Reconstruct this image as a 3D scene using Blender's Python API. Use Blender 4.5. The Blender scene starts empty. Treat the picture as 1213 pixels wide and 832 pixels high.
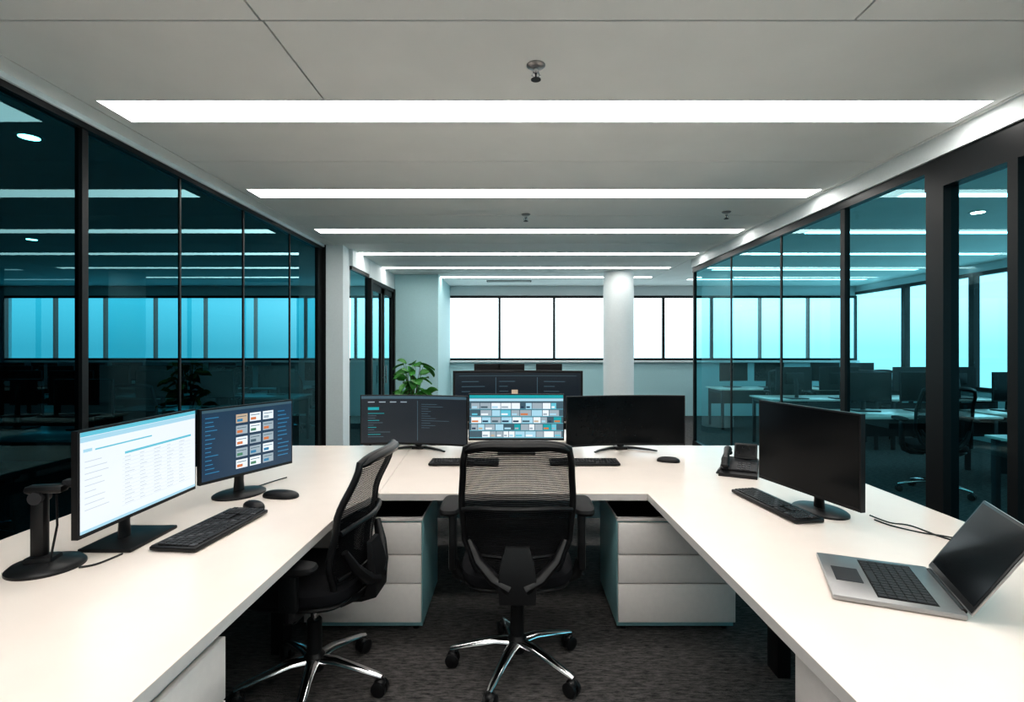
import bpy, bmesh, math, random
from mathutils import Vector, Matrix, Euler
random.seed(7)
D=bpy.data
scene=bpy.context.scene

# ---------------------------------------------------------------- materials
def principled(name,col,rough=.5,metal=0,noise=0,nscale=40,bump=0,bscale=200,spec=.5,coat=0):
    m=D.materials.new(name); m.use_nodes=True
    nt=m.node_tree; b=nt.nodes['Principled BSDF']
    b.inputs['Roughness'].default_value=rough; b.inputs['Metallic'].default_value=metal
    b.inputs['Specular IOR Level'].default_value=spec
    b.inputs['Coat Weight'].default_value=coat
    tc=nt.nodes.new('ShaderNodeTexCoord')
    n=nt.nodes.new('ShaderNodeTexNoise'); n.inputs['Scale'].default_value=nscale; n.inputs['Detail'].default_value=4
    nt.links.new(tc.outputs['Object'],n.inputs['Vector'])
    r=nt.nodes.new('ShaderNodeValToRGB')
    k=max(noise,.02)
    r.color_ramp.elements[0].position=.3; r.color_ramp.elements[1].position=.7
    r.color_ramp.elements[0].color=(*[c*(1-k) for c in col],1)
    r.color_ramp.elements[1].color=(*[min(1,c*(1+k)) for c in col],1)
    nt.links.new(n.outputs['Fac'],r.inputs['Fac']); nt.links.new(r.outputs['Color'],b.inputs['Base Color'])
    if bump:
        n2=nt.nodes.new('ShaderNodeTexNoise'); n2.inputs['Scale'].default_value=bscale
        nt.links.new(tc.outputs['Object'],n2.inputs['Vector'])
        bp=nt.nodes.new('ShaderNodeBump'); bp.inputs['Strength'].default_value=bump; bp.inputs['Distance'].default_value=.002
        nt.links.new(n2.outputs['Fac'],bp.inputs['Height']); nt.links.new(bp.outputs['Normal'],b.inputs['Normal'])
    return m
def emis(name,col,s=1.0):
    m=D.materials.new(name); m.use_nodes=True; b=m.node_tree.nodes['Principled BSDF']
    b.inputs['Base Color'].default_value=(.01,.01,.012,1); b.inputs['Roughness'].default_value=.25
    b.inputs['Emission Color'].default_value=(*col,1); b.inputs['Emission Strength'].default_value=s
    return m
def glass(name,tint,f0=.05,rough=0.0,refl=(1,1,1)):
    m=D.materials.new(name); m.use_nodes=True; nt=m.node_tree; nt.nodes.clear()
    N=nt.nodes.new; L=nt.links.new
    out=N('ShaderNodeOutputMaterial'); mix=N('ShaderNodeMixShader'); tr=N('ShaderNodeBsdfTransparent'); gl=N('ShaderNodeBsdfGlossy')
    tr.inputs['Color'].default_value=(*tint,1); gl.inputs['Roughness'].default_value=rough; gl.inputs['Color'].default_value=(*refl,1)
    g=N('ShaderNodeNewGeometry'); dot=N('ShaderNodeVectorMath'); dot.operation='DOT_PRODUCT'
    L(g.outputs['Incoming'],dot.inputs[0]); L(g.outputs['Normal'],dot.inputs[1])
    def M(op,a,b=None):
        n=N('ShaderNodeMath'); n.operation=op
        for i,v in enumerate((a,b)):
            if v is None: continue
            if isinstance(v,(int,float)): n.inputs[i].default_value=v
            else: L(v,n.inputs[i])
        return n.outputs[0]
    a=M('ABSOLUTE',dot.outputs['Value']); a=M('SUBTRACT',1.0,a); a=M('POWER',a,5.0); a=M('MULTIPLY',a,1-f0); a=M('ADD',a,f0)
    L(a,mix.inputs[0]); L(tr.outputs[0],mix.inputs[1]); L(gl.outputs[0],mix.inputs[2]); L(mix.outputs[0],out.inputs[0])
    return m
def meshfabric(name,period=.0085,open_=.55):
    m=D.materials.new(name); m.use_nodes=True; nt=m.node_tree; N=nt.nodes.new; L=nt.links.new
    b=nt.nodes['Principled BSDF']; b.inputs['Base Color'].default_value=(.006,.006,.007,1); b.inputs['Roughness'].default_value=.7
    b.inputs['Specular IOR Level'].default_value=.15
    out=nt.nodes['Material Output']; tc=N('ShaderNodeTexCoord'); sp=N('ShaderNodeSeparateXYZ'); L(tc.outputs['Object'],sp.inputs[0])
    def M(op,a,b_=None):
        n=N('ShaderNodeMath'); n.operation=op
        for i,v in enumerate((a,b_)):
            if v is None: continue
            if isinstance(v,(int,float)): n.inputs[i].default_value=v
            else: L(v,n.inputs[i])
        return n.outputs[0]
    h=M('LESS_THAN',M('FRACT',M('MULTIPLY',sp.outputs['Z'],1/period)),open_)
    v=M('LESS_THAN',M('FRACT',M('MULTIPLY',M('ADD',sp.outputs['X'],5.0),1/.004)),.78)
    f=M('MULTIPLY',h,v); f=M('MULTIPLY',f,.60)
    mix=N('ShaderNodeMixShader'); tr=N('ShaderNodeBsdfTransparent')
    L(f,mix.inputs[0]); L(b.outputs[0],mix.inputs[1]); L(tr.outputs[0],mix.inputs[2]); L(mix.outputs[0],out.inputs[0])
    return m
def carpet():
    m=D.materials.new('carpet'); m.use_nodes=True; nt=m.node_tree; N=nt.nodes.new; L=nt.links.new
    b=nt.nodes['Principled BSDF']; b.inputs['Roughness'].default_value=.95; b.inputs['Specular IOR Level'].default_value=.15
    tc=N('ShaderNodeTexCoord'); mp=N('ShaderNodeMapping'); mp.inputs['Scale'].default_value=(1.6,7,1); L(tc.outputs['Object'],mp.inputs[0])
    n=N('ShaderNodeTexNoise'); n.inputs['Scale'].default_value=11; n.inputs['Detail'].default_value=8; n.inputs['Roughness'].default_value=.8; L(mp.outputs[0],n.inputs['Vector'])
    r=N('ShaderNodeValToRGB'); r.color_ramp.elements[0].position=.38; r.color_ramp.elements[1].position=.65
    r.color_ramp.elements[0].color=(.024,.024,.025,1); r.color_ramp.elements[1].color=(.16,.148,.143,1)
    L(n.outputs['Fac'],r.inputs[0]); L(r.outputs[0],b.inputs['Base Color'])
    n2=N('ShaderNodeTexNoise'); n2.inputs['Scale'].default_value=160; L(tc.outputs['Object'],n2.inputs['Vector'])
    bp=N('ShaderNodeBump'); bp.inputs['Strength'].default_value=.5; bp.inputs['Distance'].default_value=.004
    L(n2.outputs['Fac'],bp.inputs['Height']); L(bp.outputs[0],b.inputs['Normal'])
    return m

DESK=principled('desk_laminate',(.76,.68,.62),.22,noise=.02,nscale=5)
DEDGE=principled('desk_edge',(.60,.57,.55),.4)
CEIL=principled('ceiling_panel_paint',(.86,.87,.85),.75,noise=.015,nscale=3)
CGAP=principled('ceiling_gap',(.05,.05,.05),.9)
WHITE=principled('white_paint',(.72,.77,.78),.6)
TEALW=principled('pale_teal_paint',(.46,.68,.71),.6)
CAB=principled('cabinet_white',(.80,.75,.72),.35)
CABT=principled('cabinet_side_teal_cast',(.30,.54,.57),.3)  # teal cast of the colour grading, put into the side colour
BLK=principled('black_plastic',(.009,.009,.010),.38,spec=.35)
BLKM=principled('black_matte',(.008,.008,.009),.7,spec=.3)
FRM=principled('black_frame_metal',(.006,.007,.008),.4,spec=.3)
DGREY=principled('dark_grey_plastic',(.028,.028,.031),.45,spec=.35)
KEY=principled('key_plastic',(.018,.018,.020),.5,spec=.35)
KEYT=principled('key_top_grey',(.05,.05,.055),.5)
CHR=principled('chrome',(.72,.72,.73),.14,metal=1)
ALU=principled('aluminium',(.36,.355,.355),.36,metal=.85)
FAB=principled('black_fabric',(.008,.008,.010),.85,bump=.5,bscale=400,spec=.2)
SCR=principled('screen_off_glass',(.004,.005,.006),.16,spec=.18)
MESH=meshfabric('chair_mesh')
GL_L=glass('tinted_glass_dark',(.018,.21,.28),.04,refl=(.45,.88,.97))
GL_R=glass('tinted_glass_light',(.27,.68,.77),.045,refl=(.6,.95,1))
GL_W=glass('window_glass',(.96,.99,1.0),.04)
LIGHT=emis('light_diffuser',(1,.97,.925),10.5)
LIGHT2=emis('office_light_diffuser',(.85,.97,1),4.5)
DOWN=emis('downlight_glow',(1,.6,.45),60.0)
LEAF=principled('leaf_green',(.04,.20,.03),.4,noise=.3,nscale=12)
STEM=principled('stem_brown',(.08,.06,.03),.7)
POT=principled('pot_ceramic',(.5,.5,.5),.4)
SOIL=principled('soil',(.03,.02,.015),.95,noise=.4)
CARP=carpet()
UI={k:emis('ui_'+k,c,s) for k,c,s in [
 ('white',(.86,.93,1),.85),('grey',(.45,.55,.62),.7),('blue',(.03,.24,.45),.8),('teal',(.0,.45,.5),.7),('navy',(.008,.035,.075),1),
 ('dark',(.006,.012,.018),1),('cyan',(.15,.6,.75),.8),('orange',(.8,.25,.08),.7),('line',(.60,.68,.76),.8),('sand',(.7,.55,.4),.7),
 ('dim',(.05,.10,.13),1),('green',(.1,.35,.2),.6),('sky',(.45,.75,.9),.8)]}

# ---------------------------------------------------------------- mesh builder
class MB:
    def __init__(s): s.v=[]; s.f=[]; s.m=[]; s.mats=[]
    def mi(s,mat):
        if mat not in s.mats: s.mats.append(mat)
        return s.mats.index(mat)
    def add(s,vs,fs,mat,M=None):
        o=len(s.v); k=s.mi(mat)
        for v in vs:
            v=Vector(v)
            s.v.append(M@v if M else v)
        for f in fs: s.f.append([i+o for i in f]); s.m.append(k)
    def box(s,c,d,mat,rot=(0,0,0),bev=0,seg=2):
        M=Matrix.Translation(Vector(c))@Euler(rot).to_matrix().to_4x4()
        if bev<=0:
            x,y,z=[a/2 for a in d]
            vs=[(-x,-y,-z),(x,-y,-z),(x,y,-z),(-x,y,-z),(-x,-y,z),(x,-y,z),(x,y,z),(-x,y,z)]
            s.add(vs,[(0,3,2,1),(4,5,6,7),(0,1,5,4),(1,2,6,5),(2,3,7,6),(3,0,4,7)],mat,M); return
        bm=bmesh.new(); bmesh.ops.create_cube(bm,size=1)
        for v in bm.verts: v.co=Vector((v.co.x*d[0],v.co.y*d[1],v.co.z*d[2]))
        bmesh.ops.bevel(bm,geom=bm.edges[:],offset=min(bev,min(d)*.49),segments=seg,affect='EDGES',profile=.5)
        bm.verts.index_update()
        s.add([v.co.copy() for v in bm.verts],[[v.index for v in f.verts] for f in bm.faces],mat,M); bm.free()
    def bx(s,x0,x1,y0,y1,z0,z1,mat,bev=0):
        s.box(((x0+x1)/2,(y0+y1)/2,(z0+z1)/2),(x1-x0,y1-y0,z1-z0),mat,bev=bev)
    def tube(s,pts,r,mat,seg=10,flat=1.0,cap=True):
        pts=[Vector(p) for p in pts]; n=len(pts)
        rs=r if isinstance(r,(list,tuple)) else [r]*n
        vs=[];fs=[]; up=None
        for i,p in enumerate(pts):
            t=(pts[min(i+1,n-1)]-pts[max(i-1,0)]).normalized()
            if up is None:
                a=Vector((0,0,1)) if abs(t.z)<.9 else Vector((0,1,0))
                up=(a-t*a.dot(t)).normalized()
            else: up=(up-t*up.dot(t)).normalized()
            sd=t.cross(up)
            for k in range(seg):
                a=2*math.pi*k/seg
                vs.append(p+(up*math.sin(a)*flat+sd*math.cos(a))*rs[i])
        for i in range(n-1):
            for k in range(seg):
                k2=(k+1)%seg; fs.append((i*seg+k,i*seg+k2,(i+1)*seg+k2,(i+1)*seg+k))
        if cap: fs.append(tuple(range(seg))[::-1]); fs.append(tuple((n-1)*seg+k for k in range(seg)))
        s.add(vs,fs,mat)
    def lathe(s,prof,mat,c=(0,0,0),seg=24,sx=1,sy=1,rot=(0,0,0)):
        M=Matrix.Translation(Vector(c))@Euler(rot).to_matrix().to_4x4()
        vs=[];fs=[];n=len(prof)
        for r,z in prof:
            for k in range(seg):
                a=2*math.pi*k/seg; vs.append((r*math.cos(a)*sx,r*math.sin(a)*sy,z))
        for i in range(n-1):
            for k in range(seg):
                k2=(k+1)%seg; fs.append((i*seg+k,i*seg+k2,(i+1)*seg+k2,(i+1)*seg+k))
        fs.append(tuple(range(seg))[::-1]); fs.append(tuple((n-1)*seg+k for k in range(seg)))
        s.add(vs,fs,mat,M)
    def blob(s,c,d,mat,pw=2.5,rot=(0,0,0),seg=24,rings=10,flatbottom=False):
        M=Matrix.Translation(Vector(c))@Euler(rot).to_matrix().to_4x4()
        sg=lambda a,e: math.copysign(abs(a)**e,a); e=2/pw; vs=[];fs=[]
        for i in range(rings+1):
            ph=-math.pi/2+math.pi*i/rings
            z=sg(math.sin(ph),e); r=max(abs(math.cos(ph)),1e-4)**e
            if flatbottom: z=max(z,-.15)
            for k in range(seg):
                a=2*math.pi*k/seg
                vs.append((sg(math.cos(a),e)*r*d[0]/2,sg(math.sin(a),e)*r*d[1]/2,z*d[2]/2))
        for i in range(rings):
            for k in range(seg):
                k2=(k+1)%seg; fs.append((i*seg+k,i*seg+k2,(i+1)*seg+k2,(i+1)*seg+k))
        s.add(vs,fs,mat,M)
    def prism(s,p,z0,z1,mat,side=None):
        n=len(p); vs=[(a,b,z0) for a,b in p]+[(a,b,z1) for a,b in p]
        s.add(vs,[tuple(range(n))[::-1],tuple(range(n,2*n))],mat)
        s.add(vs,[(i,(i+1)%n,n+(i+1)%n,n+i) for i in range(n)],side or mat)
    def surf(s,fn,nu,nv,mat,u=(0,1),v=(0,1)):
        vs=[fn(u[0]+(u[1]-u[0])*i/nu,v[0]+(v[1]-v[0])*j/nv) for j in range(nv+1) for i in range(nu+1)]
        fs=[(j*(nu+1)+i,j*(nu+1)+i+1,(j+1)*(nu+1)+i+1,(j+1)*(nu+1)+i) for j in range(nv) for i in range(nu)]
        s.add(vs,fs,mat)
    def mesh(s,name):
        me=D.meshes.new(name); me.from_pydata([tuple(v) for v in s.v],[],s.f)
        for m in s.mats: me.materials.append(m)
        me.polygons.foreach_set('material_index',s.m)
        me.polygons.foreach_set('use_smooth',[True]*len(s.f))
        me.update(); me.set_sharp_from_angle(angle=math.radians(38)); return me
    def build(s,name,loc=(0,0,0),rot=0):
        return place(name,s.mesh(name),loc,rot)
def place(name,me,loc=(0,0,0),rot=0):
    o=D.objects.new(name,me); o.location=loc; o.rotation_euler=(0,0,math.radians(rot)); scene.collection.objects.link(o); return o

H=2.85; DT=.74; WY=11.5; XL=-2.55; XR=2.75; OL=-12; OR=7.5; RY=-2.0
# ---------------------------------------------------------------- shell
b=MB(); b.bx(OL,OR,RY,WY,-.1,0,CARP); b.build('floor')
# ceiling
b=MB()
b.bx(XL-.05,XR+.05,RY,WY,H+.035,H+.1,CGAP)
g=.005; t0=H; t1=H+.036
lights=[(-1.6,-1.32),(-.25,.03),(1.20,1.48),(2.85,3.13),(4.45,4.70),(5.95,6.17),(7.42,7.62),(8.75,8.93),(9.95,10.12)]
lx0,lx1=-2.29,2.62; px0,px1=-2.37,2.67
rows=[]; prev=RY
seams=[.53,2.16,3.79,5.35,6.8,8.2,9.45]
cuts=sorted([(s_,s_,0) for s_ in seams]+[(a,c,1) for a,c in lights])
for a,c,isl in cuts:
    rows.append((prev,a)); prev=c
rows.append((prev,WY))
for y0,y1 in rows:
    xs=[px0,px1]
    if y1<=2.17: xs=[px0,-1.05,1.40,px1]
    elif y1<=2.86: xs=[px0,-1.04,px1]
    for i in range(len(xs)-1):
        b.bx(xs[i]+g,xs[i+1]-g,y0+(g if y0 in seams else 0),y1-(g if y1 in seams else 0),t0,t1,CEIL)
for a,c in lights:
    b.bx(px0+g,lx0,a,c,t0,t1,CEIL); b.bx(lx1,px1-g,a,c,t0,t1,CEIL)
b.bx(XL-.05,px0-g,RY,WY,t0,t1,CEIL); b.bx(px1+g,XR+.05,RY,WY,t0,t1,CEIL)
b.build('ceiling')
for a,c in lights:
    b=MB(); b.bx(lx0+.004,lx1-.004,a+.004,c-.004,H-.001,H+.03,LIGHT)
    for (x0,x1,y0,y1) in [(lx0,lx1,a,a+.006),(lx0,lx1,c-.006,c),(lx0,lx0+.006,a,c),(lx1-.006,lx1,a,c)]:
        b.bx(x0,x1,y0,y1,H-.003,H+.034,WHITE)
    b.build('ceiling_strip_light')
# side-office ceilings
b=MB(); b.bx(OL,XL-.05,RY,WY,H,H+.1,CEIL); b.build('ceiling_side_office')
b=MB(); b.bx(XR+.05,OR,RY,WY,H,H+.1,CEIL); b.build('ceiling_side_office')
for y in (3.0,4.6,6.1,7.5,9.0,10.3):
    b=MB(); b.bx(3.4,6.9,y-.05,y+.05,H-.012,H,LIGHT2); b.bx(3.38,6.92,y-.065,y+.065,H-.006,H,WHITE); b.build('office_strip_light')

# back window wall
def windows_y(name,x0,x1,n,z0,z1):
    b=MB(); f=.05
    b.bx(x0,x1,WY-.03,WY+.05,z0,z0+.05,FRM); b.bx(x0,x1,WY-.03,WY+.05,z1-.05,z1,FRM)
    for i in range(n+1):
        x=x0+(x1-x0)*i/n; b.bx(max(x0,x-f/2),min(x1,x+f/2),WY-.03,WY+.05,z0+.05,z1-.05,FRM)
    b.surf(lambda u,v:(x0+(x1-x0)*u,WY+.01,z0+(z1-z0)*v),1,1,GL_W)
    b.bx(x0,x1,WY-.12,WY-.03,z0-.04,z0,WHITE)
    b.build(name)
ZS,ZT=1.22,2.64
b=MB(); b.bx(OL,OR,WY,WY+.15,0,ZS,TEALW); b.bx(OL,OR,WY,WY+.15,ZT,H+.1,WHITE)
for x in (-2.0,): b.bx(-2.4,-1.54,WY,WY+.15,ZS,ZT,WHITE)
b.bx(OL,-11.2,WY,WY+.15,ZS,ZT,WHITE)
b.build('wall_front')
windows_y('window_1',-11.2,-2.4,8,ZS,ZT)
windows_y('window_2',-1.54,3.26,4,ZS,ZT)
windows_y('window_3',3.26,OR,4,ZS,ZT)
# right side wall with windows
b=MB(); b.bx(OR,OR+.15,RY,WY,0,.80,TEALW); b.bx(OR,OR+.15,RY,WY,2.72,H+.1,WHITE); b.build('wall_far_right')
b=MB(); ys=[RY+i*1.5 for i in range(10)]
b.bx(OR-.03,OR+.05,RY,WY,.8,.86,FRM); b.bx(OR-.03,OR+.05,RY,WY,2.66,2.72,FRM)
for y in ys:
    if y<WY: b.bx(OR-.05,OR+.05,y,min(y+.1,WY),.86,2.66,FRM)
b.surf(lambda u,v:(OR+.01,RY+(WY-RY)*u,.8+1.92*v),1,1,GL_W)
b.build('window_4')
b=MB(); b.bx(OL-.15,OL,RY,WY,0,H+.1,DGREY); b.build('wall_far_left')
b=MB(); b.bx(OL,OR,RY-.15,RY,0,H+.1,WHITE); b.build('wall_rear')

# glass partitions
def gwall(name,x,y0,y1,posts,ztop,gm,hdr=.05,extra=None,fasc=WHITE):
    b=MB()
    b.bx(x-.05,x+.05,y0,y1,ztop,H,fasc)
    b.bx(x-.03,x+.03,y0,y1,ztop-hdr,ztop,FRM)
    b.bx(x-.03,x+.03,y0,y1,0,.08,FRM)
    for y,w in posts:
        dx=.007 if w<.035 else .022
        b.bx(x-dx,x+dx,y-w/2,y+w/2,.08,ztop-hdr,FRM)
    b.surf(lambda u,v:(x,y0+(y1-y0)*u,.08+(ztop-hdr-.08)*v),1,1,gm)
    if extra: extra(b)
    b.build(name)
gwall('wall_left',XL,RY,6.87,[(-.6,.02),(.3,.02),(1.2,.02),(2.14,.02),(3.08,.045),(3.98,.02),(4.91,.022),(5.92,.026),(6.80,.14)],2.82,GL_L,hdr=.035)
def rextra(b):
    b.bx(XR-.05,XR+.04,1.0,3.45,2.52,2.70,FRM)
    b.bx(XR-.05,XR+.05,3.30,3.44,.0,2.55,FRM)
    b.bx(XR-.06,XR-.02,2.80,2.86,.0,2.52,FRM)
gwall('wall_right',XR,RY,8.02,[(-.6,.05),(1.0,.1),(4.36,.06),(5.40,.03),(6.65,.03),(8.0,.04)],2.72,GL_R,hdr=.07,extra=rextra)
# pier and corridor side
b=MB(); b.bx(-2.485,-2.26,6.88,7.15,0,H,WHITE); b.bx(-2.60,-2.485,6.875,7.0,0,H,FRM); b.build('wall_pier')
b=MB(); x=-2.25
b.bx(x-.05,x+.03,7.16,8.0,2.62,H,WHITE)
b.bx(x-.03,x+.02,7.16,8.0,2.57,2.62,FRM); b.bx(x-.03,x+.02,7.16,8.0,0,.06,FRM)
b.surf(lambda u,v:(x,7.16+.84*u,.06+2.51*v),1,1,GL_R)
b.build('wall_corridor_glazing')
b=MB(); b.bx(x-.05,x+.03,8.01,9.65,2.575,H,WHITE); b.build('wall_lintel')
b=MB()
for y,w in ((8.06,.08),(9.6,.08)): b.bx(x-.05,x+.05,y-w/2,y+w/2,0,2.57,FRM)
b.bx(x-.05,x+.04,8.10,9.56,2.51,2.57,FRM)
for ya,yb in ((8.12,8.80),(8.86,9.54)):
    b.bx(x-.02,x+.02,ya,ya+.09,.01,2.5,FRM); b.bx(x-.02,x+.02,yb-.09,yb,.01,2.5,FRM)
    b.bx(x-.02,x+.02,ya,yb,2.4,2.5,FRM); b.bx(x-.02,x+.02,ya,yb,.01,.16,FRM)
    b.surf(lambda u,v:(x,ya+(yb-ya)*u,.16+2.24*v),1,1,GL_R)
b.tube([(x+.06,8.76,.9),(x+.06,8.76,1.2)],.012,CHR); b.tube([(x+.06,8.90,.9),(x+.06,8.90,1.2)],.012,CHR)
b.tube([(x,8.76,1.0),(x+.06,8.76,1.0)],.008,CHR); b.tube([(x,8.90,1.0),(x+.06,8.90,1.0)],.008,CHR)
b.build('door_1')
b=MB(); b.bx(-2.30,-1.42,9.66,WY-.01,0,H,TEALW); b.build('wall_core')
b=MB(); b.bx(-2.22,-1.40,9.64,9.66,0,.1,FRM); b.build('baseboard_core')
b=MB(); b.lathe([(.27,0),(.27,H)],WHITE,seg=40); b.lathe([(.285,0),(.285,.1)],DGREY,seg=40); b.build('round_column',(1.86,9.4,0))

# sprinklers, downlights, vent
def sprinkler(x,y,s=1):
    b=MB()
    b.lathe([(.045,0),(.045,-.004),(.035,-.012),(.018,-.014)],ALU,seg=24)
    b.lathe([(.013,-.012),(.013,-.035),(.008,-.04)],CHR,seg=14)
    b.tube([(-.012,0,-.035),(-.02,0,-.05),(-.003,0,-.066)],.003,CHR,6); b.tube([(.012,0,-.035),(.02,0,-.05),(.003,0,-.066)],.003,CHR,6)
    b.lathe([(.004,-.04),(.004,-.066),(.024,-.068),(.024,-.071)],DGREY,seg=16)
    b.build('fire_sprinkler',(x,y,H))
sprinkler(.10,2.5); sprinkler(.11,5.3); sprinkler(2.1,5.2)
def downlight(x,y):
    b=MB(); b.lathe([(.075,0),(.075,-.006),(.06,-.008)],WHITE,seg=28); b.lathe([(.055,-.0075),(.055,-.0095)],DOWN,seg=28)
    b.build('ceiling_downlight',(x,y,H))
downlight(-3.1,3.34); downlight(-6,6.5); downlight(3.55,3.8); downlight(4.6,5.2)  # only the first is a known fixture; the other three are added lamps
b=MB(); b.bx(-.45,.45,-.09,.09,-.012,0,DGREY)
for i in range(6): b.box((0,-.07+.028*i,-.014),(.86,.01,.006),WHITE)
b.build('air_vent',(-.12,10.6,H))

# ---------------------------------------------------------------- U desk
b=MB(); th=.035
Lp=[(-2.03,.35),(-.835,.35),(-.80,2.44),(-.712,2.72),(-.795,4.06),(-2.03,4.06)]
Rp=[(-.709,2.72),(.69,2.72),(.755,.35),(1.96,.35),(1.96,4.06),(-.792,4.06)]
for P in (Lp,Rp):
    b.prism(P,DT-th,DT-.003,DEDGE); 
    b.prism(P,DT-.003,DT,DESK)
for sx_ in (-1.90,1.83):
    for y in (.55,2.3,3.9): b.box((sx_,y,(DT-th)/2),(.06,.06,DT-th),BLK,bev=.004)
for sx_ in (-1.16,1.22):
    b.box((sx_,2.6 if sx_<0 else 2.42,(DT-th)/2),(.06,.10,DT-th),BLK,bev=.004)
b.box((0,4.0,.45),(2.5,.02,.5),WHITE); b.box((-1.2,3.95,(DT-th)/2),(.05,.05,DT-th),BLK); b.box((1.2,3.95,(DT-th)/2),(.05,.05,DT-th),BLK)
b.box((-1.90,2.2,.60),(.04,3.4,.06),BLK); b.box((1.83,2.2,.60),(.04,3.4,.06),BLK)
b.build('u_shaped_desk')

def pedestal(name,w,d,h,loc,rot,sidemat=CABT):
    b=MB()
    b.box((0,.01,h/2+.01),(w,d-.02,h-.02),sidemat,bev=.004)
    b.box((0,0,h-.008),(w+.004,d+.004,.016),DEDGE,bev=.003)
    hs=[.30,.27,.37] ; z=h-.02; tot=h-.04
    for k in hs:
        hh=tot*k; b.box((0,-d/2-.004,z-hh/2),(w-.004,.022,hh-.006),CAB,bev=.003); 
        b.box((0,-d/2+.004,z-hh+.001),(w-.02,.012,.006),DGREY)
        z-=hh
    for sx in (-1,1):
        for sy in (-1,1): b.lathe([(.018,0),(.018,.02)],BLK,(sx*(w/2-.04),sy*(d/2-.05),0),seg=10)
    b.build(name,loc,rot)
pedestal('drawer_pedestal',.62,.56,.60,(.85,3.04,0),0)
pedestal('drawer_pedestal',.62,.56,.60,(-.80,3.04,0),0)
pedestal('drawer_pedestal',.62,.56,.67,(-1.15,1.24,0),90)
pedestal('drawer_pedestal',.62,.56,.67,(1.08,1.16,0),-90)

# ---------------------------------------------------------------- chair
def lerpk(keys,t):
    for (a,va),(c,vc) in zip(keys,keys[1:]):
        if t<=c:
            k=(t-a)/(c-a); k=k*k*(3-2*k); return va+(vc-va)*k
    return keys[-1][1]
def chair_mesh(armz=.76,name='office_chair',dz=0,spin=14):
    b=MB()
    for i in range(5):
        a=math.radians(90+72*i+spin); ca,sa=math.cos(a),math.sin(a)
        P=lambda r,z:(ca*r,sa*r,z)
        b.tube([P(.02,.125),P(.10,.125),P(.20,.105),P(.29,.085),P(.315,.078)],[.03,.026,.021,.016,.012],CHR,12,flat=.75)
        b.tube([P(.30,.03),P(.30,.085)],.008,CHR,8)
        c=Vector(P(.305,.032)); tx=Vector((-sa,ca,0))
        for s_ in (-1,1):
            p=c+tx*s_*.017; b.tube([p-tx*.011,p-tx*.008,p+tx*.008,p+tx*.011],[.026,.032,.032,.026],BLK,18)
        b.blob(c+Vector((0,0,.02)),(.05,.05,.04),BLK,2.2,seg=12,rings=6)
    b.lathe([(.04,.085),(.045,.10),(.045,.145),(.032,.16),(.032,.30),(.028,.305)],BLK,seg=20)
    b.lathe([(.016,.30),(.016,.41)],CHR,seg=14)
    b.box((0,-.01,.425),(.17,.26,.05),BLK,bev=.015)
    b.tube([(.08,.03,.42),(.2,.05,.415),(.29,.05,.42)],.007,BLK,8); b.box((.29,.05,.42),(.06,.03,.012),BLK,bev=.005)
    b.tube([(-.08,-.02,.42),(-.2,-.03,.415),(-.26,-.03,.42)],.007,BLK,8)
    b.blob((0,.02,.455),(.48,.46,.04),BLK,4,seg=32,rings=8)
    b.blob((0,.02,.495),(.51,.50,.085),FAB,3.6,seg=40,rings=12)
    wk=[(0,.135),(.14,.195),(.33,.232),(.6,.240),(.88,.228),(1,.215)]
    yk=[(0,-.225),(.3,-.215),(.6,-.25),(1,-.335)]
    def B(u,t,off=0,wi=1.0):
        x=u*lerpk(wk,t)*wi; z=.485+dz+.625*t*(1-.045*abs(u)**4)
        y=lerpk(yk,t)+.055*u*u+off
        return Vector((x,y,z))
    b.surf(lambda u,v:B(u,v),16,26,MESH,u=(-1,1))
    top=[B(1-2*i/16,1.0) for i in range(0,17)]
    b.tube([B(1,t/20) for t in range(0,20)]+top+[B(-1,1-t/20) for t in range(1,21)],.0145,BLK,10)
    b.tube([B(-1+2*i/8,0) for i in range(9)],.016,BLK,10)
    b.tube([B(1-2*i/16,.985,off=-.004,wi=.97) for i in range(17)],[.014]+[.024]*15+[.014],BLK,10,flat=.8)
    b.surf(lambda u,v:B(u,v,off=-.022,wi=.93),14,8,MESH,u=(-1,1),v=(.20,.53))
    b.tube([B(1-2*i/14,.54,off=-.02,wi=.98) for i in range(15)],.011,BLK,8)
    b.tube([B(1-2*i/14,.20,off=-.02,wi=.95) for i in range(15)],.008,BLK,8)
    def slab(pts,mat):
        n=len(pts); vs=[];fs=[]
        for (y,z,w,t) in pts: vs+= [(-w,y-t,z),(w,y-t,z),(w,y+t,z),(-w,y+t,z)]
        for i in range(n-1):
            for k in range(4): fs.append((i*4+k,i*4+(k+1)%4,i*4+4+(k+1)%4,i*4+4+k))
        fs+=[(3,2,1,0),tuple((n-1)*4+k for k in range(4))]; b.add(vs,fs,mat)
    slab([(-.10,.40,.05,.02),(-.20,.41,.055,.03),(-.275,.44,.075,.025),(-.285,.52,.08,.018),(-.275,.60,.07,.014),(-.262,.665,.05,.01)],BLK)
    b.box((0,-.13,.425),(.10,.22,.035),BLK,bev=.01)
    for s_ in (-1,1):
        b.tube([(s_*.03,-.28,.50),(s_*.10,-.268,.535),(s_*.165,-.245,.60),(s_*.205,-.215,.68)],[.034,.032,.025,.016],BLK,10,flat=.8)
        b.tube([(s_*.10,-.02,.425),(s_*.22,-.02,.425),(s_*.275,-.02,.45),(s_*.295,-.03,.52)],[.02,.02,.02,.02],BLK,10,flat=1.3)
        b.box((s_*.297,-.03,(.48+armz-.05)/2+.01),(.034,.075,armz-.05-.46),BLK,bev=.012)
        b.box((s_*.30,-.03,armz-.055),(.026,.055,.05),DGREY,bev=.008)
        b.blob((s_*.305,-.01,armz),(.095,.27,.042),BLKM,3.4,seg=28,rings=8)
    return b.mesh(name)
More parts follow.
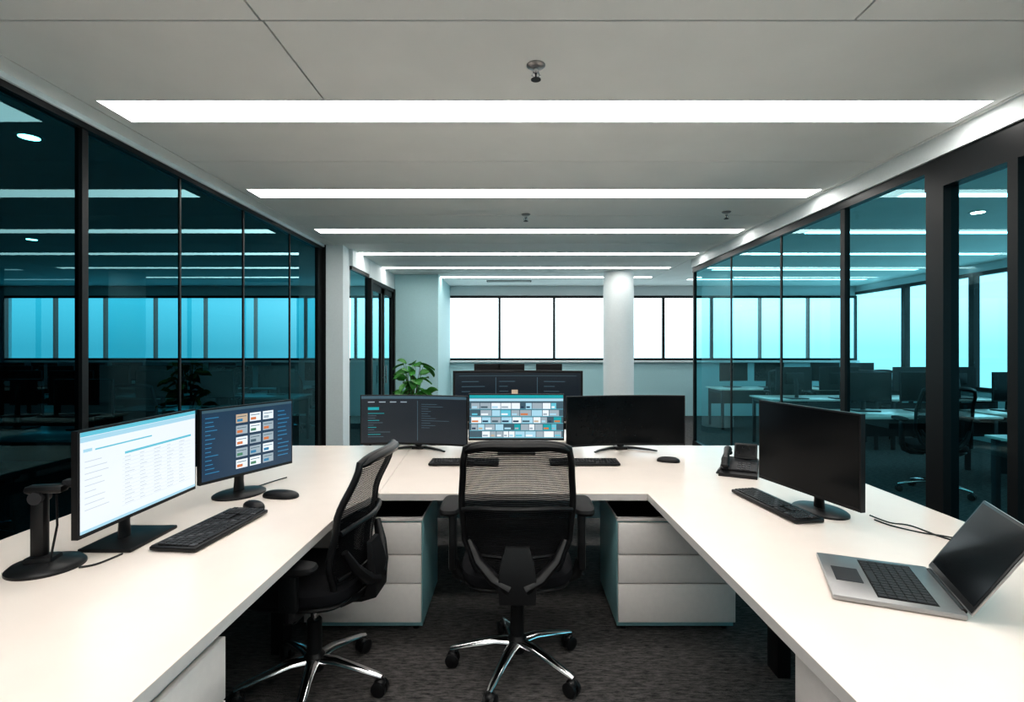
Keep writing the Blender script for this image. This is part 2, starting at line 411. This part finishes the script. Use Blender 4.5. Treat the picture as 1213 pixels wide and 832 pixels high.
CH1=chair_mesh(.765); CH2=chair_mesh(.655,dz=-.045,spin=30)
place('office_chair',CH1,(.01,2.45,0),0)
place('office_chair',CH2,(-.885,2.31,0),87)

# ---------------------------------------------------------------- monitors
def monitor_mesh(w,h,zb,ui=None,curve=0,foot='rect',scr=SCR,footd=.22,footy=.07,mat=BLK,name='computer_monitor',bez=.007,chin=.014):
    b=MB(); n=14 if curve else 1
    Y=lambda u:-curve*(2*u-1)**2
    def pt(u,z,dy): return ((u-.5)*w,Y(u)+dy,z)
    fr=[pt(i/n,zz,dy) for dy in (0,.022) for zz in (zb,zb+h) for i in range(n+1)]
    k=n+1; fs=[]
    for i in range(n):
        fs+=[(i,i+1,k+i+1,k+i),(2*k+i+1,2*k+i,3*k+i,3*k+i+1),(i+1,i,2*k+i,2*k+i+1),(k+i,k+i+1,3*k+i+1,3*k+i)]
    fs+=[(0,k,3*k,2*k),(n,2*k+n,3*k+n,k+n)]
    b.add(fr,fs,mat)
    U0,U1=bez/w,1-bez/w; Z0,Z1=zb+chin,zb+h-bez
    def S(u,v,off): uu=U0+(U1-U0)*u; return pt(uu,Z0+(Z1-Z0)*v,-off)
    b.surf(lambda u,v:S(u,v,.0012),n,1,scr)
    if ui:
        def q(u0,v0,u1,v1,m,lay=1):
            nn=max(1,int(round(abs(u1-u0)*n))) if curve else 1
            b.surf(lambda u,v:S(u,v,.0012+.0006*lay),nn,1,m,u=(u0,u1),v=(v0,v1))
        ui(q)
    b.box((0,.035,zb+h*.5),(min(w*.5,.34),.035,h*.5),mat,bev=.012)
    b.tube([(0,.05,zb+h*.5),(0,.075,zb+h*.28),(0,.085,zb*.6),(0,.085,.012)],[.03,.028,.027,.032],mat,14,flat=.5)
    if foot=='rect':
        b.box((0,footy,.007),(.27,footd,.014),mat,bev=.005)
    elif foot=='disc':
        b.lathe([(.5,0),(.5,.008),(.46,.014),(.1,.02)],mat,(0,footy,0),seg=36,sx=.27,sy=footd)
    else:
        for s_ in (-1,1):
            b.tube([(0,.10,.014),(s_*.10,.06,.012),(s_*.19,.0,.009),(s_*.23,-.05,.008)],[.024,.018,.014,.010],mat,10,flat=.5)
        b.box((0,.09,.012),(.09,.09,.024),mat,bev=.008)
    return b.mesh(name)
def ui_sheet(q):
    q(0,0,1,1,UI['white'],1); q(0,.955,1,1,UI['cyan'],2); q(0,.90,1,.95,UI['sky'],2)
    q(.10,.80,.55,.815,UI['cyan'],2); q(.02,.80,.08,.83,UI['sky'],2); q(.32,.68,.95,.705,UI['cyan'],2)
    for i in range(13):
        z=.63-i*.042
        q(.3,z-.001,.95,z+.001,UI['line'],2)
        for j in range(5):
            u=.32+j*.125; q(u,z+.014,u+random.uniform(.03,.08),z+.021,UI['line'],2)
    for i in range(9): q(.03,.7-.06*i,random.uniform(.1,.2),.707-.06*i,UI['line'],2)
    q(0,0,1,.03,UI['sky'],2)
def ui_tiles(q):
    q(0,0,1,1,UI['navy'],1); q(0,.96,1,1,UI['dim'],2)
    for i in range(14): q(.03,.88-.06*i,.03+random.uniform(.05,.15),.892-.06*i,UI['blue'],3)
    for r in range(5):
        for c in range(3):
            u=.34+c*.15; v=.08+r*.17
            q(u,v,u+.125,v+.13,UI[random.choice(['white','grey','sand','white','grey'])],3)
            q(u+.01,v+.02,u+.07,v+.06,UI[random.choice(['dim','orange','blue','green','grey'])],4)
            q(u+.01,v+.09,u+.11,v+.10,UI['dim'],4)
    for i in range(12): q(.82,.85-.065*i,.82+random.uniform(.05,.15),.865-.065*i,UI['blue'],3)
def ui_code(q):
    q(0,0,1,1,UI['dark'],1); q(0,.94,1,1,UI['dim'],2); q(.06,.70,.16,.76,UI['teal'],2); q(.52,.05,.525,.9,UI['dim'],2)
    for i in range(11):
        q(.06,.62-.05*i,.06+random.uniform(.05,.3),.632-.05*i,UI['dim'] if i%3 else UI['teal'],2)
        q(.56,.82-.05*i,.56+random.uniform(.05,.3),.83-.05*i,UI['dim'],2)
    for i in range(4): q(.06+.1*i,.86,.12+.1*i,.88,UI['grey'],2)
def ui_photos(q):
    q(0,0,1,1,UI['dim'],1); q(0,.93,1,1,UI['teal'],2); q(0,.86,1,.92,UI['sky'],2)
    ks=['sky','white','grey','grey','sky','grey','sky','dim','white','teal','cyan']
    for r in range(5):
        u=.02; v=.03+r*.163
        q(0,v-.012,1,v-.002,UI['cyan'],2)
        while u<.93:
            w=random.uniform(.05,.12)
            q(u,v,min(u+w,.98),v+.135,UI[random.choice(ks)],2)
            q(u+.006,v+.02,min(u+w*.7,.97),v+.06,UI[random.choice(ks+['sand','navy','orange'])],3)
            u+=w+.006
def ui_dash(q):
    q(0,0,1,1,UI['dark'],1)
    q(.03,.93,.97,.94,UI['dim'],2)
    for u in (.32,.655): q(u,.08,u+.005,.9,UI['dim'],2)
    for i in range(6):
        for u in (.05,.35,.71): q(u,.8-.11*i,u+random.uniform(.06,.2),.815-.11*i,UI['dim'],3)
    q(.36,.25,.42,.5,UI['grey'],3); q(.45,.25,.5,.62,UI['sand'],3)
place('computer_monitor',monitor_mesh(.645,.365,.115,ui_sheet,foot='rect',footd=.20,footy=.06),(-1.46,2.07,DT),90)
place('computer_monitor',monitor_mesh(.535,.355,.115,ui_tiles,foot='disc',footd=.22,footy=.08),(-1.355,2.68,DT),65.4)
place('computer_monitor',monitor_mesh(.60,.40,.09,None,foot='disc',footd=.20,footy=.09),(1.33,2.41,DT),-76.4)
place('curved_monitor',monitor_mesh(.80,.365,.045,ui_code,curve=.05,foot='vee'),(-.735,3.86,DT),-6)
place('curved_monitor',monitor_mesh(.88,.365,.045,None,curve=.06,foot='vee'),(.80,3.84,DT),6)
place('computer_monitor',monitor_mesh(.68,.33,.10,ui_photos,foot='rect',footd=.18),(.01,3.72,DT),0)
def office_desk_mesh(w=1.6,d=.75,top=DESK,legs=DGREY,name='office_desk'):
    b=MB(); b.box((0,0,DT-.0125),(w,d,.025),top,bev=.004)
    for s_ in (-1,1):
        for y in (-1,1): b.box((s_*(w/2-.05),y*(d/2-.06),(DT-.025)/2),(.045,.045,DT-.025),legs,bev=.004)
        b.box((s_*(w/2-.05),0,.68),(.03,d-.12,.04),legs)
    b.box((0,d/2-.05,.55),(w-.12,.015,.28),legs)
    return b.mesh(name)
DK=office_desk_mesh()
place('office_desk',office_desk_mesh(1.5,.62),(.03,4.55,0))
place('curved_monitor',monitor_mesh(1.12,.44,.12,ui_dash,curve=.07,foot='vee',bez=.02,chin=.03),(.025,4.58,DT),0)
place('office_desk',office_desk_mesh(1.3,.62),(.03,5.75,0))
PM=monitor_mesh(.29,.46,.12,None,foot='rect')
for x in (-.31,-.04,.38): place('portrait_monitor',PM,(x,5.85,DT),180)

# ---------------------------------------------------------------- keyboards, mice
def keyboard_mesh(w=.45,d=.15,name='keyboard'):
    b=MB(); b.box((0,0,.0125),(w,d,.016),BLK,bev=.005)
    b.box((0,d/2-.012,.017),(w-.01,.02,.012),BLK,bev=.004)
    for s_ in(-1,1): b.box((s_*(w/2-.04),d/2-.03,.003),(.03,.02,.006),BLKM)
    for s_ in(-1,1): b.box((s_*(w/2-.04),-d/2+.03,.003),(.03,.02,.006),BLKM)
    rows=6; kd=(d-.035)/rows
    blocks=[(-w/2+.012,w*.62,14),(-w/2+.012+w*.62+.008,w*.13,3),(-w/2+.012+w*.75+.016,w*.18,4)]
    for r in range(rows):
        y=-d/2+.012+kd*(r+.5); z=.0225+.0004*r
        for x0,ww,n in blocks:
            kw=ww/n
            if r==0 and n==14:
                segs=[(0,1.3),(1.3,2.5),(2.5,3.7),(3.7,9.2),(9.2,10.5),(10.5,11.8),(11.8,14)]
            else: segs=[(i,i+1) for i in range(n)]
            if n==3 and r==2: continue
            for a,c in segs:
                b.box((x0+(a+c)/2*kw,y,z),((c-a)*kw-.003,kd-.003,.007),KEY if (a+r)%7 else KEYT,bev=.0015,seg=1)
    return b.mesh(name)
KB=keyboard_mesh()
place('keyboard',keyboard_mesh(.47,.185),(-1.245,2.17,DT),84)
place('keyboard',keyboard_mesh(.50,.14),(1.235,2.50,DT),-82)
place('keyboard',KB,(-.33,3.42,DT),0)
place('keyboard',KB,(.45,3.42,DT),0)
def mouse_mesh(l=.12,w=.068,h=.036):
    b=MB(); b.blob((0,0,.006),(w,l,h*2-.012),BLK,2.5,flatbottom=True,seg=28,rings=16)
    b.box((0,l*.22,h-.006),(.006,.022,.008),DGREY,bev=.002); b.tube([(0,l*.05,h-.0035),(0,l*.42,h*.55)],.0012,DGREY,6)
    return b.mesh('computer_mouse')
MS=mouse_mesh()
place('computer_mouse',MS,(-1.235,2.475,DT),60)
place('computer_mouse',mouse_mesh(.19,.09,.036),(-1.19,2.66,DT),80)
place('computer_mouse',mouse_mesh(.15,.08,.034),(1.02,3.48,DT),70)

# ---------------------------------------------------------------- docking stand at far left
b=MB()
b.lathe([(.11,0),(.11,.008),(.10,.018),(.05,.026),(.04,.03)],BLK,seg=40)
b.box((-.01,0,.03),(.09,.07,.03),BLK,bev=.012)
b.box((-.02,0,.155),(.045,.04,.26),BLK,bev=.012)
b.box((.0,0,.272),(.12,.05,.028),BLK,bev=.012)
b.box((.075,.02,.285),(.07,.035,.028),DGREY,bev=.01)
b.lathe([(.022,-.028),(.022,.028)],DGREY,(-.02,0,.245),seg=20,rot=(math.pi/2,0,0))
b.tube([(.03,.0,.27),(.045,-.02,.15),(.03,-.03,.035)],.004,BLK,6)
b.build('monitor_arm_stand',(-1.62,1.81,DT),10)

# ---------------------------------------------------------------- desk phone
b=MB()
def wedge(b,w,d,h0,h1,mat):
    vs=[(-w/2,-d/2,0),(w/2,-d/2,0),(w/2,d/2,0),(-w/2,d/2,0),(-w/2,-d/2,h0),(w/2,-d/2,h0),(w/2,d/2,h1),(-w/2,d/2,h1)]
    b.add(vs,[(0,3,2,1),(4,5,6,7),(0,1,5,4),(1,2,6,5),(2,3,7,6),(3,0,4,7)],mat)
wedge(b,.21,.20,.02,.075,BLK)
a=math.atan2(.055,.20)
b.box((0,.02,.058),(.20,.17,.012),DGREY,rot=(a,0,0),bev=.004)
for r in range(4):
    for c in range(3): b.box((.0+.026*c,-.055+.024*r,.044+.0066*r),(.019,.016,.008),KEYT,rot=(a,0,0),bev=.002,seg=1)
b.box((.03,.085,.125),(.13,.016,.10),BLK,rot=(-.5,0,0),bev=.005)
b.box((.03,.075,.128),(.11,.004,.075),SCR,rot=(-.5,0,0))
b.box((.03,.10,.08),(.06,.03,.06),BLK,bev=.008)
b.tube([(-.07,-.075,.065),(-.07,-.06,.095),(-.07,.0,.118),(-.07,.07,.135),(-.07,.09,.12)],[.022,.024,.017,.024,.022],BLK,14,flat=.8)
b.blob((-.07,-.07,.062),(.052,.052,.03),BLK,2.4,seg=16,rings=8); b.blob((-.07,.085,.11),(.052,.052,.03),BLK,2.4,seg=16,rings=8)
b.tube([(-.09,-.09,.05)]+[(-.115+.006*math.cos(i*1.6),-.09+.008*i,.012+.006*math.sin(i*1.6)) for i in range(18)],.0025,BLK,6)
b.build('desk_phone',(1.345,3.14,DT),-28)

# ---------------------------------------------------------------- laptop
b=MB(); W,Dp=.355,.325; bt=.016
b.box((0,-Dp/2,bt/2+.002),(W,Dp,bt),ALU,bev=.004)
b.box((0,-Dp*.40,bt+.0022),(W*.84,Dp*.46,.001),BLKM)
for r in range(6):
    kd=Dp*.44/6
    segs=[(i,i+1) for i in range(14)] if r else [(0,1),(1,2),(2,3),(3,4.2),(4.2,9),(9,10),(10,11),(11,12),(12,13),(13,14)]
    kw=W*.82/14
    for a_,c_ in segs: b.box((-W*.41+(a_+c_)/2*kw,-Dp*.62+kd*(r+.5),bt+.004),((c_-a_)*kw-.003,kd-.003,.003),KEY,bev=.001,seg=1)
b.box((0,-Dp*.80,bt+.0024),(.115,.075,.001),DGREY)
b.tube([(-W*.42,0,bt),(W*.42,0,bt)],.007,BLK,12)
lean=math.radians(32); L_=.285
Mx=Matrix.Translation((0,.004,bt+.003))@Matrix.Rotation(-lean,4,'X')
def lb(c,d,mat,bev=0):
    o=len(b.v); b.box(c,d,mat,bev=bev)
    for i in range(o,len(b.v)): b.v[i]=Mx@b.v[i]
lb((0,.004,L_/2),(W,.007,L_),ALU,.003); lb((0,-.0004,L_/2+.002),(W-.006,.002,L_-.008),BLK,.0005); lb((0,-.0018,L_/2+.006),(W-.026,.001,L_-.034),SCR)
b.build('laptop',(1.325,1.612,DT),-113)

# ---------------------------------------------------------------- cables
def cable(pts,r=.003):
    P=[Vector(p) for p in pts]; P=[P[0]]+P+[P[-1]]; out=[]
    for i in range(1,len(P)-2):
        for k in range(8):
            t=k/8; p0,p1,p2,p3=P[i-1:i+3]
            out.append(.5*((2*p1)+(p2-p0)*t+(2*p0-5*p1+4*p2-p3)*t*t+(3*p1-p0-3*p2+p3)*t**3))
    out.append(P[-2]); b=MB(); b.tube(out,r,BLK,6); return b.build('power_cable')
z=DT+.004
cable([(1.60,2.36,z),(1.62,2.26,z),(1.68,2.22,z),(1.72,2.05,z),(1.86,1.97,z)])
cable([(1.58,2.30,z),(1.60,2.22,z),(1.66,2.14,z),(1.72,2.10,z),(1.84,1.99,z)])
cable([(-1.40,2.86,z),(-1.37,2.95,z),(-1.33,3.05,z)])
cable([(-1.50,1.80,z),(-1.46,1.83,z),(-1.44,1.92,z)],.0035)

# ---------------------------------------------------------------- plant
b=MB()
b.lathe([(.13,0),(.16,.05),(.19,.36),(.20,.38),(.18,.38),(.17,.34)],POT,seg=32)
b.lathe([(.172,.33),(.172,.345)],SOIL,seg=24)
for i in range(56):
    a=random.uniform(0,2*math.pi); rr=random.uniform(.03,.17); zt=random.uniform(.80,1.36)
    zt-=rr*.5; ca,sa=math.cos(a),math.sin(a)
    tip=Vector((ca*rr,sa*rr,zt)); base=Vector((ca*.04,sa*.04,.34))
    b.tube([base,Vector((ca*rr*.3,sa*rr*.3,.34+(zt-.34)*.55)),tip],[.007,.005,.003],LEAF if i%2 else STEM,6)
    ln=random.uniform(.13,.20); wd=ln*.7; el=random.uniform(-.4,.8); tw=random.uniform(-.9,.9)
    d=Vector((ca*math.cos(el),sa*math.cos(el),math.sin(el))); sd=Vector((-sa,ca,tw)).normalized(); nn=d.cross(sd).normalized()
    def leaf(u,v):
        wv=wd/2*math.sin(math.pi*min(1,max(0,v))**.8)**.8 if 0<v<1 else 0.001
        return tip+d*(ln*v)+sd*((u*2-1)*wv)-nn*(-.12*ln*(abs(u*2-1)**1.5)*1.2+.0)+Vector((0,0,-.35*ln*v*v))
    b.surf(leaf,6,8,LEAF)
b.build('potted_plant',(-1.22,6.2,0))

# ---------------------------------------------------------------- neighbouring offices
BM=monitor_mesh(.56,.35,.12,None,foot='rect')
def station(x,y,rot=0,chair=True,mons=2):
    place('office_desk',DK,(x,y,0),rot)
    s_=1 if rot==0 else -1
    for k in range(mons):
        dx=(-.36+.68*k) if mons==2 else 0
        place('computer_monitor',BM,(x+dx,y+.12*s_,DT),rot+random.uniform(-8,8))
    if chair: place('office_chair',CH1,(x+random.uniform(-.25,.25),y-.72*s_,0),(0 if rot==0 else 180)+random.uniform(-35,35))
for y in (4.7,6.5,8.3,10.1):
    for x in (-4.2,-6.0,-7.8,-9.6): station(x+random.uniform(-.1,.1),y,0)
for y in (3.9,):
    for x in (-5.2,): station(x,y-.9,0)
for y in (6.1,8.0,9.9):
    for x in (4.55,6.3): station(x,y,0 if y!=8.0 else 180)
station(4.9,4.2,0,mons=1)

# ---------------------------------------------------------------- world, camera
w=D.worlds.new('world'); scene.world=w; w.use_nodes=True; nt=w.node_tree
bg=nt.nodes['Background']; tc=nt.nodes.new('ShaderNodeTexCoord'); sp=nt.nodes.new('ShaderNodeSeparateXYZ'); r=nt.nodes.new('ShaderNodeValToRGB')
nt.links.new(tc.outputs['Generated'],sp.inputs[0]); nt.links.new(sp.outputs['Z'],r.inputs[0])
r.color_ramp.elements[0].position=0; r.color_ramp.elements[0].color=(.50,.66,.70,1)
r.color_ramp.elements[1].position=.07; r.color_ramp.elements[1].color=(.86,.96,1,1)
nt.links.new(r.outputs[0],bg.inputs[0]); bg.inputs['Strength'].default_value=2.4
cam=D.cameras.new('camera'); co=D.objects.new('camera',cam); scene.collection.objects.link(co); scene.camera=co
co.location=(0,0,1.5); co.rotation_euler=(math.pi/2,0,0)
cam.sensor_width=36; cam.lens=620/1213*36; cam.shift_x=-3.5/1213; cam.shift_y=-4/1213; cam.clip_start=.05; cam.clip_end=200
scene.view_settings.view_transform='Standard'
try: scene.view_settings.look='Medium High Contrast'
except Exception as e: print('look',e)
